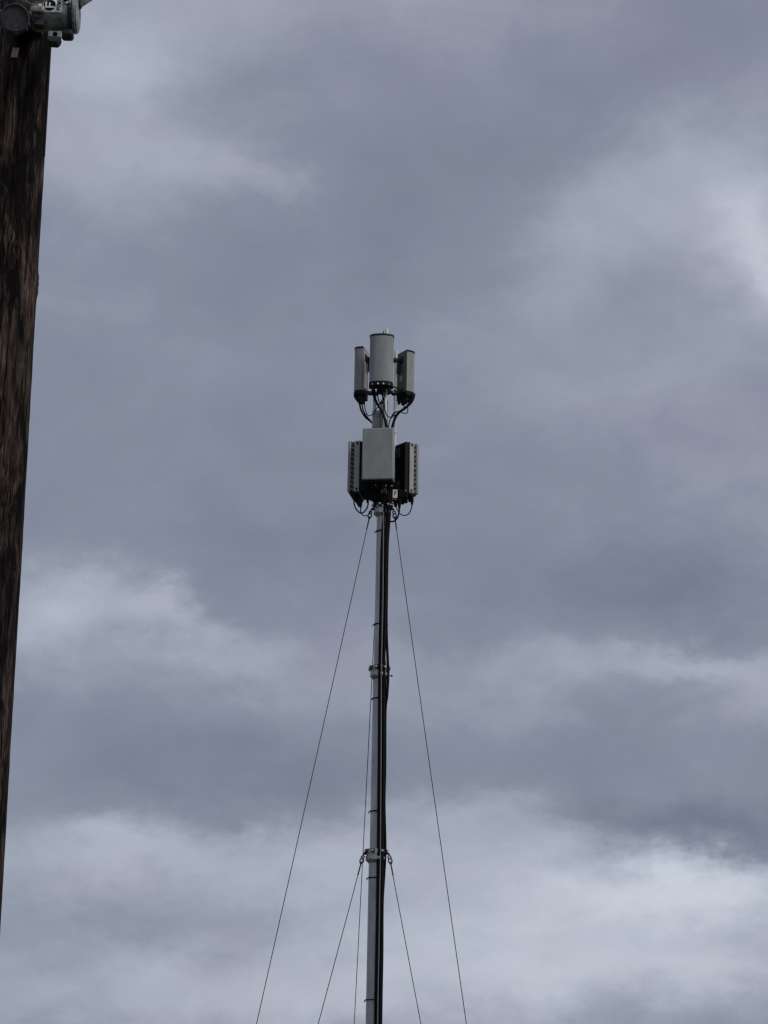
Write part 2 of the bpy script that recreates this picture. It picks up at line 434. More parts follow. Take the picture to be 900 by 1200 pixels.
# three bright pipes that carry both tiers of boxes, and the frame between them
PIPES = [('front', 451.3, -.16, 386, .020), ('left', 439.0, .09, 409, .021), ('right', 463.0, .09, 412, .0195)]
pipe_at = {}
for nm, px, dy, ytop, r in PIPES:
    x = lp(px, 480, dy).x; zt = lp(px, ytop, dy).z; zb = hz_(584)
    p = MB().tube([(x, YM + dy, zb), (x, YM + dy, zt)], r, 20).build('mounting_pipe', 'zinc', mast)
    MB().lathe((x, YM + dy, zt), [(r * 1.04, -.03), (r * 1.04, .004), (r * .7, .008)], 20).build('end_cap', 'zinc', p)
    pipe_at[nm] = Vector((x, YM + dy, 0))
tipx = lp(449.3, 388, -.16)
MB().tube([tipx - Vector((0, 0, .25)), tipx], .006, 8).build('lightning_rod', 'blacksteel', mast)
for py in (458, 540, 582):
    z = hz_(py); fr = MB().lathe(axp(z), [(.06, -.03), (.085, -.028), (.085, .028), (.06, .03)], 28).build('clamp_ring', 'blacksteel', mast)
    for nm in pipe_at:
        q = pipe_at[nm] + Vector((0, 0, z)); d = (q - axp(z)); ln = d.length; d.normalize(); t_ = Vector((-d.y, d.x, 0))
        MB().box(axp(z) + d * (ln * .5 + .03), d * (ln * .5 - .01), t_ * .016, (0, 0, .020)).build('standoff_arm', 'blacksteel', fr, bevel=.003)
        MB().box(q, d * .034, t_ * .034, (0, 0, .026)).build('pipe_clamp', 'blacksteel', fr, bevel=.006)
        for s in (-1, 1):
            MB().tube([q + t_ * .028 * s - d * .06, q + t_ * .028 * s + d * .06], .006, 6).build('bolt', 'zinc', fr)
# junction box clamped to the left pipe above the big cabinet
jb = lp(441.6, 492, .02)
j = MB().box(jb, (.058, 0, 0), (0, .035, 0), (0, 0, .115)).build('junction_box', 'galv', mast, bevel=.006)
for dx in (-.030, -.006, .018, .040):
    MB().box(jb + Vector((dx, -.038, -.012)), (.007, 0, 0), (0, .006, 0), (0, 0, .09)).build('rib', 'backgrey', j, bevel=.002)

# straps round pipe and cables
for (py, r) in ((623, rA), (732, rA), (819, rB), (951, rB), (1029, rC), (1172, rC)):
    z = hz_(py); pts = []
    for k in range(33):
        a = 2 * PI * k / 32
        bx = 0.034 * max(0, math.cos(a + R(55))) ** 2
        pts.append(axp(z + .004 * math.sin(a)) + Vector((math.cos(a), math.sin(a), 0)) * (r + .006 + bx))
    st = MB().tube(pts, .0072, 6, False).build('cable_tie', 'black', mast)
    a = axp(z) + Vector((-r - .004, -.02, -.005))
    MB().tube([a, a + Vector((-.012, -.015, -.012)), a + Vector((-.016, -.02, -.024))], .007, 6).build('tail', 'black', st)
# stand-off peg beside the middle collar
pg = lp(452, 792, -.10)
pk = MB().tube([pg, lp(458.5, 792, -.10)], .006, 8).build('peg', 'blacksteel', mast)
MB().lathe(lp(459.2, 792, -.10) , [(.008, -.009), (.013, -.004), (.013, .004), (.008, .009)], 12, 'x').build('peg_head', 'blacksteel', pk)

# ------------------------------------------------------------------ feeder cables down the mast
def cable(name, pts, r, label, material='black', cat='cable', group=None, seg=10, smooth_n=8):
    o = MB().tube(spline(pts, smooth_n), r, seg).build(name, material, None, origin=pts[0])
    return tag(o, label, cat, group)

def down(lst, dy):
    out = []
    for it in lst:
        px, py = it[0], it[1]; out.append(lp(px, py, it[2] if len(it) > 2 else dy))
    last = out[-1]; x = last.x + .01
    out += [Vector((x, last.y, 2.0)), Vector((x + .02, last.y, 1.0)), Vector((x + .06, last.y - .05, .25)), Vector((x + .16, last.y - .16, .035)), Vector((x + .7, last.y - .5, .03))]
    return out
FG = 'feeder cables strapped to the mast'
cable('feeder_cable', down([(450, 572), (451, 590), (450, 606), (448.2, 622), (447.0, 650), (446.2, 700), (445.4, 740), (444.6, 790), (444.2, 860), (443.8, 920), (443.4, 990), (443, 1030), (442, 1100), (440.4, 1190)], -.105), .0165,
      'black feeder cable lying innermost against the front of the mast', group=FG)
cable('feeder_cable', down([(454, 570), (455, 588), (454.0, 606), (452.2, 640), (451.6, 700), (450.5, 750), (449.6, 790), (449.4, 860), (448.8, 930), (448.2, 990), (447.4, 1040), (446.6, 1100), (445.2, 1190)], -.088), .0205,
      'thick black feeder cable in the middle of the bundle on the mast', group=FG)
cable('feeder_cable', down([(457, 570), (457.4, 588), (456.4, 606), (454.2, 640), (453.2, 700), (453.0, 740), (454.4, 775), (454.9, 792), (453.6, 815), (451.6, 835), (451.2, 900), (450.4, 940), (451.4, 985), (451.2, 1006), (449.8, 1030), (448.2, 1060), (447.8, 1120), (446.6, 1190)], -.055), .0165,
      'black feeder cable on the right that bulges out at the collars', group=FG)
cable('feeder_cable', down([(452, 575), (452.4, 600), (451.0, 640), (450.4, 700), (449.6, 760), (451.6, 790), (450.2, 830), (449.6, 930), (450.4, 960), (450.8, 1000), (448.6, 1045), (446.5, 1110), (444.5, 1190)], -.03), .017,
      'black feeder cable tucked behind the rest of the bundle', group=FG)
cable('earth_cable', down([(449.4, 600), (449.2, 640), (448.7, 700), (447.6, 750), (446.9, 790), (446.6, 860), (446.2, 930), (445.8, 1000), (444.9, 1050), (444.0, 1110), (442.6, 1190)], -.136), .0066,
      'thin grey cable running down between the black feeder cables', 'greycable')

# ------------------------------------------------------------------ guy wires
def guy(px, py, dy, tpx, tpy, az_deg, Rfix, label):
    """one guy: from its eye on the collar to a ground anchor in the compass direction az_deg (0 = away, 90 = right)"""
    A = lp(px, py, dy)
    if Rfix is None:
        h = Vector((math.sin(R(az_deg)), math.cos(R(az_deg)), 0)); lo, hi = .3, 12.0
        f = lambda r_: (A + h * r_ - Vector((0, 0, A.z)))
        side = 1 if math.sin(R(az_deg)) > 0 else -1
        def miss(r_):
            B = f(r_); best = None
            lo_, hi_ = 0.0, 1.0
            for _ in range(40):
                s = (lo_ + hi_) / 2; q = project(A.lerp(B, s))
                if q[1] < tpy: lo_ = s
                else: hi_ = s
            return (project(A.lerp(B, lo_))[0] - tpx) * side
        for _ in range(50):
            mid = (lo + hi) / 2
            if miss(mid) < 0: lo = mid
            else: hi = mid
        B = f(lo)
    else:
        lo, hi = -6.0, 6.0
        for _ in range(50):
            mid = (lo + hi) / 2; B = Vector((A.x + mid, A.y + Rfix, 0)); lo_, hi_ = 0.0, 1.0
            for _ in range(40):
                s = (lo_ + hi_) / 2; q = project(A.lerp(B, s))
                if q[1] < tpy: lo_ = s
                else: hi_ = s
            if project(A.lerp(B, lo_))[0] < tpx: lo = mid
            else: hi = mid
    t = thing('guy_wire', (B.x, B.y, 0), label, 'guy wire', 'guy wires of the mast')
    d = (B - A).normalized()
    # shackle on the collar lug, thimble eye, grip, wire, turnbuckle, anchor
    inw = Vector((AX - A.x, YM - A.y, 0)).normalized()
    sid = d.cross(inw).normalized()
    MB().tube([A + inw * .075 + Vector((0, 0, .045)), A + Vector((0, 0, .03))], .012, 8).build('eye_bolt', 'blacksteel', t)
    MB().tube(torus_pts(A + d * .005, d, inw, .018, 14), .0075, 8, False).build('shackle', 'blacksteel', t)
    up_ = (Vector((0, 0, 1)) - d * d.z).normalized()
    s_ = Vector((1, 0, 0)); s_ = (s_ - d * s_.dot(d)).normalized()
    c = A + d * .055
    loop = [c + s_ * .021 * math.sin(a) * (1 if math.cos(a) > -.2 else .7) - d * .034 * math.cos(a) for a in (2 * PI * i / 16 for i in range(17))]
    MB().tube(loop, .0085, 8, False).build('thimble', 'wire', t)
    MB().tube([c + d * .03, c + d * .17], .0085, 8).build('wire_grip', 'wire', t)
    e = B - d * .75
    sag = [c.lerp(e, k / 14) - Vector((0, 0, .035 * math.sin(PI * k / 14))) for k in range(15)]
    MB().tube(sag, .0052, 6).build('wire', 'wire', t)
    MB().tube([e, e + d * .06, e + d * .07, e + d * .36, e + d * .37, e + d * .45], [.008, .008, .017, .017, .008, .008], 8).build('turnbuckle', 'zinc', t)
    MB().tube([e + d * .45, B + d * .25], .012, 8).build('anchor_rod', 'galv', t)
guy(434.3, 600, -.04, 300, 1200, -118, None, 'long guy wire slanting down left from the collar under the antennas')
guy(461.8, 600, -.04, 547, 1200, 112, None, 'long guy wire slanting down right from the collar under the antennas')
guy(446, 596, .13, 415, 1200, 0, 3.4, 'guy wire running almost upright close to the left edge of the mast')
guy(425.2, 1004, -.04, 372, 1200, -118, None, 'short guy wire slanting down left from the lower collar')
guy(456.4, 1004, -.04, 494, 1200, 112, None, 'short guy wire slanting down right from the lower collar')

# ------------------------------------------------------------------ panel antennas (upper tier)
def frame_(theta):                    # outward normal, theta from straight away (0) clockwise to the right (90)
    nrm = Vector((math.sin(R(theta)), math.cos(R(theta)), 0)); w = Vector((nrm.y, -nrm.x, 0))
    return nrm, w

def antenna(bx, by_dy, ztop, zbot, theta, W_, D_, label, pipe):
    nrm, w = frame_(theta)
    B = Vector((bx, YM + by_dy, 0)); hw = W_ / 2
    t = thing('panel_antenna', (bx, YM + by_dy, zbot), label, 'antenna', 'panel antennas at the top of the mast')
    def prof(k, off=0.0):
        pts = [(-hw - off, -off), (-hw - off, D_ * .42)]
        for i in range(1, k):
            a = PI - PI * i / k
            pts.append(((hw + off) * math.cos(a), D_ * .42 + (D_ * .58 + off) * math.sin(a) ** .8))
        pts += [(hw + off, D_ * .42), (hw + off, -off)]
        return pts
    MB().prism(prof(16), B, w, nrm, zbot + .012, ztop - .012).build('radome', 'radome', t)
    MB().prism(prof(16, .005), B, w, nrm, ztop - .022, ztop).build('top_cap', 'blacksteel', t, bevel=.003)
    bc = MB().prism(prof(16, .003), B, w, nrm, zbot - .042, zbot + .004).build('bottom_cap', 'dark', t, bevel=.003)
    for i in range(4):
        for jj in range(2):
            c = B + w * (hw * (-.66 + .44 * i)) + nrm * (D_ * (.28 + .36 * jj)) + Vector((0, 0, zbot - .042))
            MB().lathe(c, [(.012, -.055), (.018, -.05), (.018, -.02), (.024, -.015), (.024, .003)], 12).build('connector', 'dark' if jj else 'blacksteel', bc)
    if abs(theta - 180) < 20:
        for i in range(4):
            x_ = hw * (-.68 + .45 * i); y_ = D_ * .42 + D_ * .58 * math.sqrt(max(0, 1 - (x_ / hw) ** 2))
            c = B + w * x_ + nrm * y_ + Vector((0, 0, zbot - .026)); MB().tube([c - nrm * .012, c + nrm * .006], .011, 8).build('screw', 'zinc', bc)
    # flat back plate with rails
    MB().box(B - nrm * .006 + Vector((0, 0, (zbot + ztop) / 2)), w * hw * .8, nrm * .006, (0, 0, (ztop - zbot) * .46)).build('back_plate', 'backgrey' if theta > 0 else 'side', t, bevel=.002)
    MB().box(B - nrm * .0125 + w * hw * .2 + Vector((0, 0, zbot + (ztop - zbot) * .36)), w * .03, nrm * .0015, (0, 0, .035)).build('type_label', 'side', t)
    # tilt bracket to its pipe: clamp at the top with a folding arm, clamp at the foot
    pp = pipe_at[pipe]
    for frac, kind in ((.80, 'arm'), (.03, 'hinge')):
        z = zbot + (ztop - zbot) * frac
        q = Vector((pp.x, pp.y, z)); e = B + Vector((0, 0, z)) - nrm * .01
        br = MB().box(q, w * .038, nrm * .038, (0, 0, .024)).build('bracket', 'blacksteel', t, bevel=.006)
        for s in (-1, 1):
            dd = e - q; L_ = dd.length; dd.normalize(); ss = Vector((-dd.y, dd.x, 0))
            mid = (q + e) / 2 + ss * .03 * s
            MB().box(mid, dd * (L_ / 2), ss * .006, (0, 0, .018)).build('arm', 'blacksteel', br, bevel=.002)
            MB().tube([q + w * .03 * s - nrm * .07, q + w * .03 * s + nrm * .05], .007, 6).build('bolt', 'blacksteel', br)
            if kind == 'arm':
                k1 = e.lerp(q, .35) + ss * .03 * s; k2 = e + Vector((0, 0, -.16)) + ss * .03 * s - dd * .03
                MB().tube([k1, k2], .014, 6).build('strut', 'blacksteel', br)
        MB().box(e - nrm * .004, w * .07, nrm * .010, (0, 0, .04)).build('bracket_foot', 'blacksteel', br, bevel=.003)

def zt(px, py, dy): return lp(px, py, dy).z
WA, DA = .292, .160
# front one, turned to the camera
antenna(lp(447.3, 420, -.19).x, -.19, zt(447, 390.5, -.35), zt(447, 447.0, -.35), 182, WA, DA, 'panel antenna with rounded grey face turned to the camera, topmost on the mast', 'front')
nr, wr = frame_(58); bR = lp(477, 430, -.02) - wr * WA / 2
antenna(bR.x, bR.y - YM, zt(477, 409.5, bR.y - YM + wr.y * WA / 2), zt(477, 458.5, bR.y - YM + wr.y * WA / 2), 58, WA, .155, 'panel antenna on the upper right showing its dark back and tilt bracket', 'right')
nl, wl_ = frame_(-76); bL = lp(424.6, 430, -.06) + wl_ * WA / 2
antenna(bL.x, bL.y - YM, zt(421, 405.5, -.06), zt(421, 457.5, -.06), -76, WA, .128, 'panel antenna on the upper left seen edge-on with light grey flank', 'left')

# ------------------------------------------------------------------ radio cabinets (lower tier)
def radio(B, theta, ztop, zbot, W_, D_, label, pipe):
    nrm, w = frame_(theta); hw = W_ / 2; H = ztop - zbot; zc = (ztop + zbot) / 2
    t = thing('radio_unit', (B.x, B.y, zbot), label, 'radio unit', 'radio units under the antennas')
    up = Vector((0, 0, 1)); C0 = Vector((B.x, B.y, zc))
    d1, d2 = D_ * .46, D_ * .74
    MB().box(C0 + nrm * (d2 + D_) / 2, w * hw, nrm * (D_ - d2) / 2, up * H / 2).build('front_cover', 'cover', t, bevel=.012)
    MB().box(C0 + nrm * d1 / 2, w * hw, nrm * d1 / 2, up * H / 2).build('rear_housing', 'side', t, bevel=.006)
    vb = MB().box(C0 + nrm * (d1 + d2) / 2, w * (hw - .020), nrm * ((d2 - d1) / 2 + .004), up * (H / 2 - .012)).build('vent_core', 'vent', t)
    nrib = 11                                               # bridges between the vent holes down both flanks
    for s in (-1, 1):
        for i in range(nrib):
            z = -H / 2 + H * (i + .5) / nrib
            MB().box(C0 + w * s * (hw - .018) + nrm * ((d1 + d2) / 2 + random.uniform(-.003, .003)) + up * z, w * .010, nrm * ((d2 - d1) / 2) + up * .012, up * random.uniform(.012, .019)).build('vent_bridge', 'bridge', vb)
        for ez in (H / 2 - .035, -H / 2 + .03):
            MB().box(C0 + w * s * (hw + .001) + nrm * d1 * .45 + up * ez, w * .004, nrm * .010, up * .016).build('handle_slot', 'ink', t)
    MB().box(C0 - nrm * .003, w * (hw * .992), nrm * .0025, up * (H * .495)).build('back_panel', 'dark', t)
    hs = MB()
    for i in range(22):                                     # heat-sink fins on the back
        hs.box(C0 + w * (-hw * .93 + hw * 1.86 * i / 21) - nrm * .030, w * .0022, nrm * .031, up * (H * .485))
    fo = hs.build('heat_sink', 'dark', t, smooth=False); fo['kind'] = 'stuff'
    bt = MB().box(C0 + nrm * D_ * .42 - up * (H / 2 + .012), w * (hw * .96), nrm * D_ * .36, up * .014).build('connector_plate', 'dark', t, bevel=.003)
    for i in range(5):
        c = C0 + w * hw * (-.72 + .36 * i) + nrm * D_ * .35 - up * (H / 2 + .024)
        MB().lathe(c, [(.013, -.075), (.019, -.068), (.021, -.02), (.026, -.016), (.026, .002)], 12).build('connector', 'dark' if i % 2 else 'black', bt)
    pp = pipe_at[pipe]
    for fz in (.30, -.34):
        z = zc + H * fz; q = Vector((pp.x, pp.y, z)); e = Vector((B.x, B.y, z)) - nrm * .055
        br = MB().box(q, w * .045, nrm * .045, up * .032).build('bracket', 'blacksteel', t, bevel=.006)
        dd = e - q; L_ = max(dd.length, .02); dd = dd / L_ if dd.length > 1e-4 else nrm
        ss = Vector((-dd.y, dd.x, 0)).normalized()
        for s in (-1, 1):
            MB().box((q + e) / 2 + ss * .035 * s, dd * (L_ / 2), ss * .007, up * .03).build('arm', 'blacksteel', br, bevel=.002)
            MB().tube([q + w * .036 * s - nrm * .08, q + w * .036 * s + nrm * .06], .008, 6).build('bolt', 'zinc', br)
        MB().box(e - nrm * .012, w * .085, nrm * .010, up * .06).build('bracket_foot', 'castdark', br, bevel=.003)
WR, DR = .392, .147
nf, wf = frame_(188)
bF = lp(444.6, 530, -.17)
fr = Vector((bF.x, bF.y, 0)) + nf * DR
radio(bF, 188, zt(443, 501.2, fr.y - YM), zt(443, 561.5, fr.y - YM), WR * .975, DR, 'large flat grey radio box facing the camera, in the middle of the lower tier', 'front')
nr, wr = frame_(53); bR = lp(480, 548, -.06) - wr * WR / 2
radio(bR, 53, zt(480, 517.5, -.06), zt(480, 577, -.06), WR, DR, 'radio box on the lower right with dark finned back and pale flank', 'right')
nl, wl2 = frame_(-80); bL = lp(421.2, 546, -.12) + wl2 * WR / 2
radio(bL, -80, zt(419, 516, -.12), zt(419, 575.5, -.12), WR, DR, 'radio box on the lower left seen edge-on with slotted grey flank', 'left')

# small dark fibre and power boxes tucked under the middle cabinet
def small_box(px, py, dy, hx, hy, hz2, label):
    c = lp(px, py, dy)
    t = thing('distribution_box', (c.x, c.y, c.z - hz2), label, 'junction box')
    MB().box(c, (hx, 0, 0), (0, hy, 0), (0, 0, hz2)).build('body', 'dark', t, bevel=.006)
    MB().box(c + Vector((0, -hy - .004, 0)), (hx * .82, 0, 0), (0, .005, 0), (0, 0, hz2 * .82)).build('lid', 'black', t, bevel=.003)
    for s in (-1, 1):
        MB().lathe(c + Vector((hx * .5 * s, 0, -hz2)), [(.010, -.05), (.014, -.045), (.016, .002)], 10).build('gland', 'black', t)
        MB().tube([c + Vector((hx * .65 * s, -hy - .008, hz2 * .65)), c + Vector((hx * .65 * s, -hy - .016, hz2 * .65))], .007, 6).build('bolt', 'zinc', t)
small_box(435, 577, -.06, .085, .05, .085, 'dark box under the middle radio unit, left of the mast')
small_box(448, 579, -.10, .060, .04, .09, 'dark box under the middle radio unit, in front of the mast')
small_box(470, 580, -.02, .085, .05, .055, 'dark box right of the white warning plate under the lower tier')

# warning plate
c = lp(463, 578.5, -.20)
ws = thing('warning_sign', (c.x, c.y, c.z - .055), 'small white warning plate with black mark and red band beside the mast', 'sign')
MB().box(c, (.028, 0, 0), (0, .0015, 0), (0, 0, .052)).build('plate', 'white', ws)
MB().box(c + Vector((-.004, -.0035, -.068)), (.032, 0, 0), (0, .0015, 0), (0, 0, .015)).build('red_band', 'red', ws)
MB().box(c + Vector((-.004, .006, -.015)), (.036, 0, 0), (0, .003, 0), (0, 0, .075)).build('backing', 'ink', ws)
bolt = [(-.6, -.9), (-.1, .1), (-.55, .0), (.15, 1.0), (.75, 1.0), (.3, .35), (.7, .4), (-.35, -.9)]
mk = MB(); k = len(bolt)
mk.add([c + Vector((x * .021 - .003, -.0035, z * .033 + .004)) for x, z in bolt], [tuple(range(k))])
mk.build('flash_mark', 'ink', ws, smooth=False)

# ------------------------------------------------------------------ jumper cables
JG = 'jumper cables under the antennas'
def jump(pts, r, dy, label, boots=()):
    P = [lp(p[0], p[1], p[2] if len(p) > 2 else dy) for p in pts]
    o = MB().tube(spline(P, 8), r, 8)
    for (i, ln, br) in boots:                              # moulded boots over the plugs
        a = P[i]; d = Vector((0, 0, 1))
        o.tube([a + d * ln, a + d * .02, a - d * .03], [br, br, r], 8)
    tag(o.build('jumper_cable', 'black', None, origin=P[0]), label, 'cable', JG)
jump([(420.6, 463), (421, 470), (423, 480), (428, 488.5), (435.5, 495), (441, 503)], .0115, .02, 'thick jumper cable sweeping in from the upper left antenna, outermost', [(0, .02, .02)])
jump([(423.2, 463), (423.6, 470), (425.5, 480), (429, 487), (435, 494)], .0085, .0, 'jumper cable from the upper left antenna, second from the left')
jump([(425.8, 463), (426.4, 470), (428.3, 481), (431.5, 487), (436.5, 485.5), (440.5, 480), (444, 475), (446.5, 471)], .0062, -.06, 'thin jumper cable looping from the upper left antenna across to the mast')
jump([(436.2, 452, -.18), (437.2, 460), (440.5, 470), (446, 479.5), (450.5, 489), (453.6, 502)], .0165, -.20, 'thick black jumper cable crossing diagonally below the front antenna', [(0, .03, .024)])
jump([(442.0, 452, -.22), (442.8, 464), (444, 470), (447, 472.5), (450.5, 470)], .0075, -.21, 'short jumper cable under the front antenna ending at the pipe')
jump([(445.5, 452, -.22), (446.2, 459), (448.8, 466), (450.5, 474), (451, 480), (453.5, 487), (457.5, 489), (461, 485.5), (465.5, 482.5), (470, 482.5)], .0068, -.21, 'thin jumper cable hanging in a wave from the front antenna to the right')
jump([(448.5, 452, -.22), (449, 460), (448.4, 467), (446.5, 473), (444.5, 474)], .007, -.20, 'short jumper cable under the front antenna bending left')
jump([(455, 450, -.20), (458, 452.5), (463, 454), (468, 457)], .009, -.14, 'short jumper cable running right from the front antenna foot')
jump([(483.2, 461), (482.6, 467), (480, 473), (474.5, 478.5), (468, 483), (463.5, 489), (460, 499), (459, 506)], .0165, -.05, 'thick jumper cable sweeping in from the upper right antenna', [(0, .02, .022)])
jump([(476.2, 465), (476.4, 471), (477.8, 478), (477.6, 482.5), (474.8, 484.6), (470, 483.2), (465, 482.4), (459.5, 485.5)], .0062, -.06, 'thin jumper cable with a curl from the upper right antenna')
jump([(474.6, 466), (474.2, 472), (472.5, 479), (466, 485), (460, 488), (456.5, 494), (455, 502)], .0068, -.05, 'thin jumper cable inside the curl below the upper right antenna')
jump([(438.5, 453, -.20), (439.5, 461), (440.2, 469), (442.5, 473.5), (446, 472.6)], .0058, -.21, 'thin jumper cable left of the thick one, under the front antenna')
jump([(452.0, 451, -.22), (452.2, 458), (450.0, 465), (449.6, 476), (448.2, 488), (447.6, 501)], .0055, -.22, 'thin jumper cable dropping straight along the front pipe')
jump([(486.0, 461), (485.4, 466), (482.5, 472), (478, 476.5), (471, 481), (464, 486)], .0075, -.07, 'jumper cable from the right rim of the upper right antenna')
# loops under the lower tier
jump([(414.8, 582), (415, 590), (417, 596), (420.5, 600), (424, 601.2), (428, 598.5), (431, 592.5), (431.8, 584)], .0085, -.10, 'round jumper cable loop hanging under the lower left radio box')
jump([(423, 584), (422.8, 593), (422.6, 599), (424.5, 603), (428.5, 604.6), (432.5, 602.5), (435, 598)], .0065, -.12, 'small jumper cable loop under the straight plug, lower left', [(1, .10, .018)])
jump([(468, 585), (468, 594), (467.6, 600), (465.5, 607), (461, 611), (456.5, 610.5), (454, 606)], .0105, -.10, 'heavy jumper cable loop curling from the lower right radio box into the bundle', [(1, .10, .02)])
jump([(482.8, 582), (482.8, 590), (482, 596), (479, 602), (474, 604), (469.5, 602.5), (465.5, 597), (464.2, 590), (464.5, 582)], .0068, -.08, 'wide jumper cable loop under the lower right radio box', [(1, .09, .02)])

# ------------------------------------------------------------------ utility pole at the left edge
YP = 8.25
e0, e1 = at(59.5, 52, YP), at(3.0, 1030, YP)
r_top = .138
XP = e0.x - r_top
taper = (e1.x - XP - r_top) / (e0.z - e1.z)
def pole_r(z): return r_top + taper * (e0.z - z)
print('pole', XP, r_top, 'taper', taper, 'z', e0.z, e1.z, 'r low', pole_r(e1.z), 'mast', AX, Z600, Z790, Z1000, hz_(390))
pole = thing('utility_pole', (XP, YP, 0), 'dark weathered wooden utility pole filling the left edge', 'utility pole')
pm = MB(); SEG = 72; NR = 420; ZT = 8.6
knots = [(random.uniform(0.6, ZT), random.uniform(0, 2 * PI), random.uniform(.03, .055), random.uniform(.006, .012)) for _ in range(26)]
knots += [(at(50, 338, YP).z, -.55, .035, .010), (at(36, 496, YP).z, -.12, .022, .008), (at(35, 310, YP).z, -1.0, .05, .010), (at(20, 262, YP).z, -1.35, .06, .012)]
for i in range(NR + 1):
    z = -.4 + (ZT + .4) * i / NR
    for k in range(SEG):
        a = 2 * PI * k / SEG
        rr = pole_r(z)
        q = Vector((math.cos(a) * 2.2, math.sin(a) * 2.2, z * .55))
        rr += .0022 * mnoise.noise(q * 1.3) + .0018 * mnoise.noise(Vector((math.cos(a) * 9, math.sin(a) * 9, z * 1.1)))
        rr += .0012 * mnoise.noise(Vector((math.cos(a) * 30, math.sin(a) * 30, z * 14)))
        ck = mnoise.noise(Vector((math.cos(a) * 13 + 7, math.sin(a) * 13, z * .45)))     # drying checks
        if ck > .34: rr -= min(.016, (ck - .34) * .14)
        for (kz, ka, kr, kh) in knots:
            if abs(z - kz) < kr * 2:
                da = (a - ka + PI) % (2 * PI) - PI
                s = ((z - kz) / kr) ** 2 + (da * rr / (kr * .7)) ** 2
                if s < 4: rr += kh * math.exp(-s * 1.4) * (1 if s > .25 else .35)
        pm.v.append(Vector((XP + rr * math.cos(a), YP + rr * math.sin(a), z)))
for i in range(NR):
    for k in range(SEG):
        a, bq = i * SEG + k, i * SEG + (k + 1) % SEG
        pm.f.append((a, bq, bq + SEG, a + SEG))
pm.f.append(tuple(NR * SEG + k for k in range(SEG)))
shaft = pm.build('pole_shaft', 'wood', pole, smooth=False)
shaft.data.polygons.foreach_set('use_smooth', [True] * len(shaft.data.polygons))

def on_pole(px, py, lift):
    """point on the near side of the pole seen at that place"""
    d = pix_dir(px, py); Y = YP
    for _ in range(30):
        p = EYE + d * (Y / d.y); dx = p.x - XP; rr = pole_r(p.z) + lift
        Y = YP - math.sqrt(max(0, rr * rr - dx * dx))
    return EYE + d * (Y / d.y)
tp = on_pole(17.6, 61.5, .004); nrm = Vector((tp.x - XP, tp.y - YP, 0)).normalized(); tw = Vector((-nrm.y, nrm.x, 0))
tg_ = MB().box(tp, tw * .0125, nrm * .0015, Vector((0, 0, .0215)) + tw * .003).build('pole_tag', 'tag', pole)
MB().lathe(tp + nrm * .002 + Vector((0, 0, .02)), [(.003, -.002), (.003, .002)], 8).build('nail', 'blacksteel', tg_)
# narrow dark ground-wire moulding up the right flank
mo = []
for py in (52, 90, 130, 160, 185):
    p = at(59.5 - (py - 52) * .0577, py, YP); mo.append(Vector((p.x + .0005, YP - .02, p.z)))
zz = mo[0].z
MB().tube([Vector((XP + pole_r(ZT) + .001, YP - .02, ZT - .1))] + mo, .006, 8).build('wire_moulding', 'ink', pole)

# ------------------------------------------------------------------ cable housing at the top of the pole
YH = YP - r_top - .115
def hp(px, py, dy=0.0): return at(px, py, YH + dy)
S = (hp(60, 18) - hp(50, 18)).length / 10              # metres per photograph pixel here
hc = hp(66, 17.5)
hous = thing('line_equipment', (hc.x, hc.y, hc.z - .08), 'grey cast cable housing with round F sticker on the pole, top left corner', 'cable housing')
xl, xr = hp(38, 17.5).x, hp(92.5, 17.5).x
RB = 20.5 * S
body = MB().lathe(Vector((0, hc.y, hc.z)), [(RB * .80, xl), (RB * .96, xl + 3 * S), (RB, xl + 6 * S), (RB, xr - 9 * S), (RB * .97, xr - 8.5 * S), (RB * .97, xr - 6 * S), (RB * 1.07, xr - 5.5 * S), (RB * 1.07, xr - 2.5 * S), (RB * 1.0, xr - 2 * S), (RB * 1.0, xr - .8 * S), (RB * .85, xr)], 56, 'x').build('body', 'cast', hous)
MB().lathe(Vector((0, hc.y, hc.z)), [(RB * 1.012, xr - 11 * S), (RB * 1.03, xr - 10.5 * S), (RB * 1.03, xr - 6.6 * S), (RB * 1.012, xr - 6.2 * S)], 56, 'x').build('clamp_band', 'castdark', body)
# foot block and eye lug under the body
c = hp(79, 40.5, .0); MB().box(c, (7 * S, 0, 0), (0, .03, 0), (0, 0, 5 * S)).build('foot_block', 'castdark', hous, bevel=.011)
c = hp(64.5, 41, -.03)
lug = MB()
hole = 3.0 * S; ow, oh = 8 * S, 4.6 * S; ring_i, ring_o = [], []
for k in range(24):
    a = 2 * PI * k / 24
    ci, si = math.cos(a), math.sin(a); f_ = 1 / max(abs(ci) / ow, abs(si) / oh)
    ring_o.append((ci * f_, si * f_)); ring_i.append((ci * hole, si * hole))
vs_ = [c + Vector((x, y, z)) for y in (-.006, .006) for (x, z) in ring_o + ring_i]
fs_ = []
for k in range(24):
    k2 = (k + 1) % 24
    fs_ += [(k, k2, 24 + k2, 24 + k), (48 + k, 72 + k, 72 + k2, 48 + k2), (k, 48 + k, 48 + k2, k2), (24 + k, 24 + k2, 72 + k2, 72 + k)]
lg = lug.add(vs_, fs_).build('eye_lug', 'cast', hous, bevel=.0015)
MB().tube([c + Vector((0, .004, 0)), c + Vector((0, .05, 0))], hole * .98, 20).build('eye_socket', 'ink', lg)
c2 = hp(64, 49, -.02); poly = [(-8, 4.5), (7.5, 4.5), (5.5, -1), (3.0, -3.6), (-5.5, -3.0), (-8, -1)]
q = MB(); kk = len(poly)
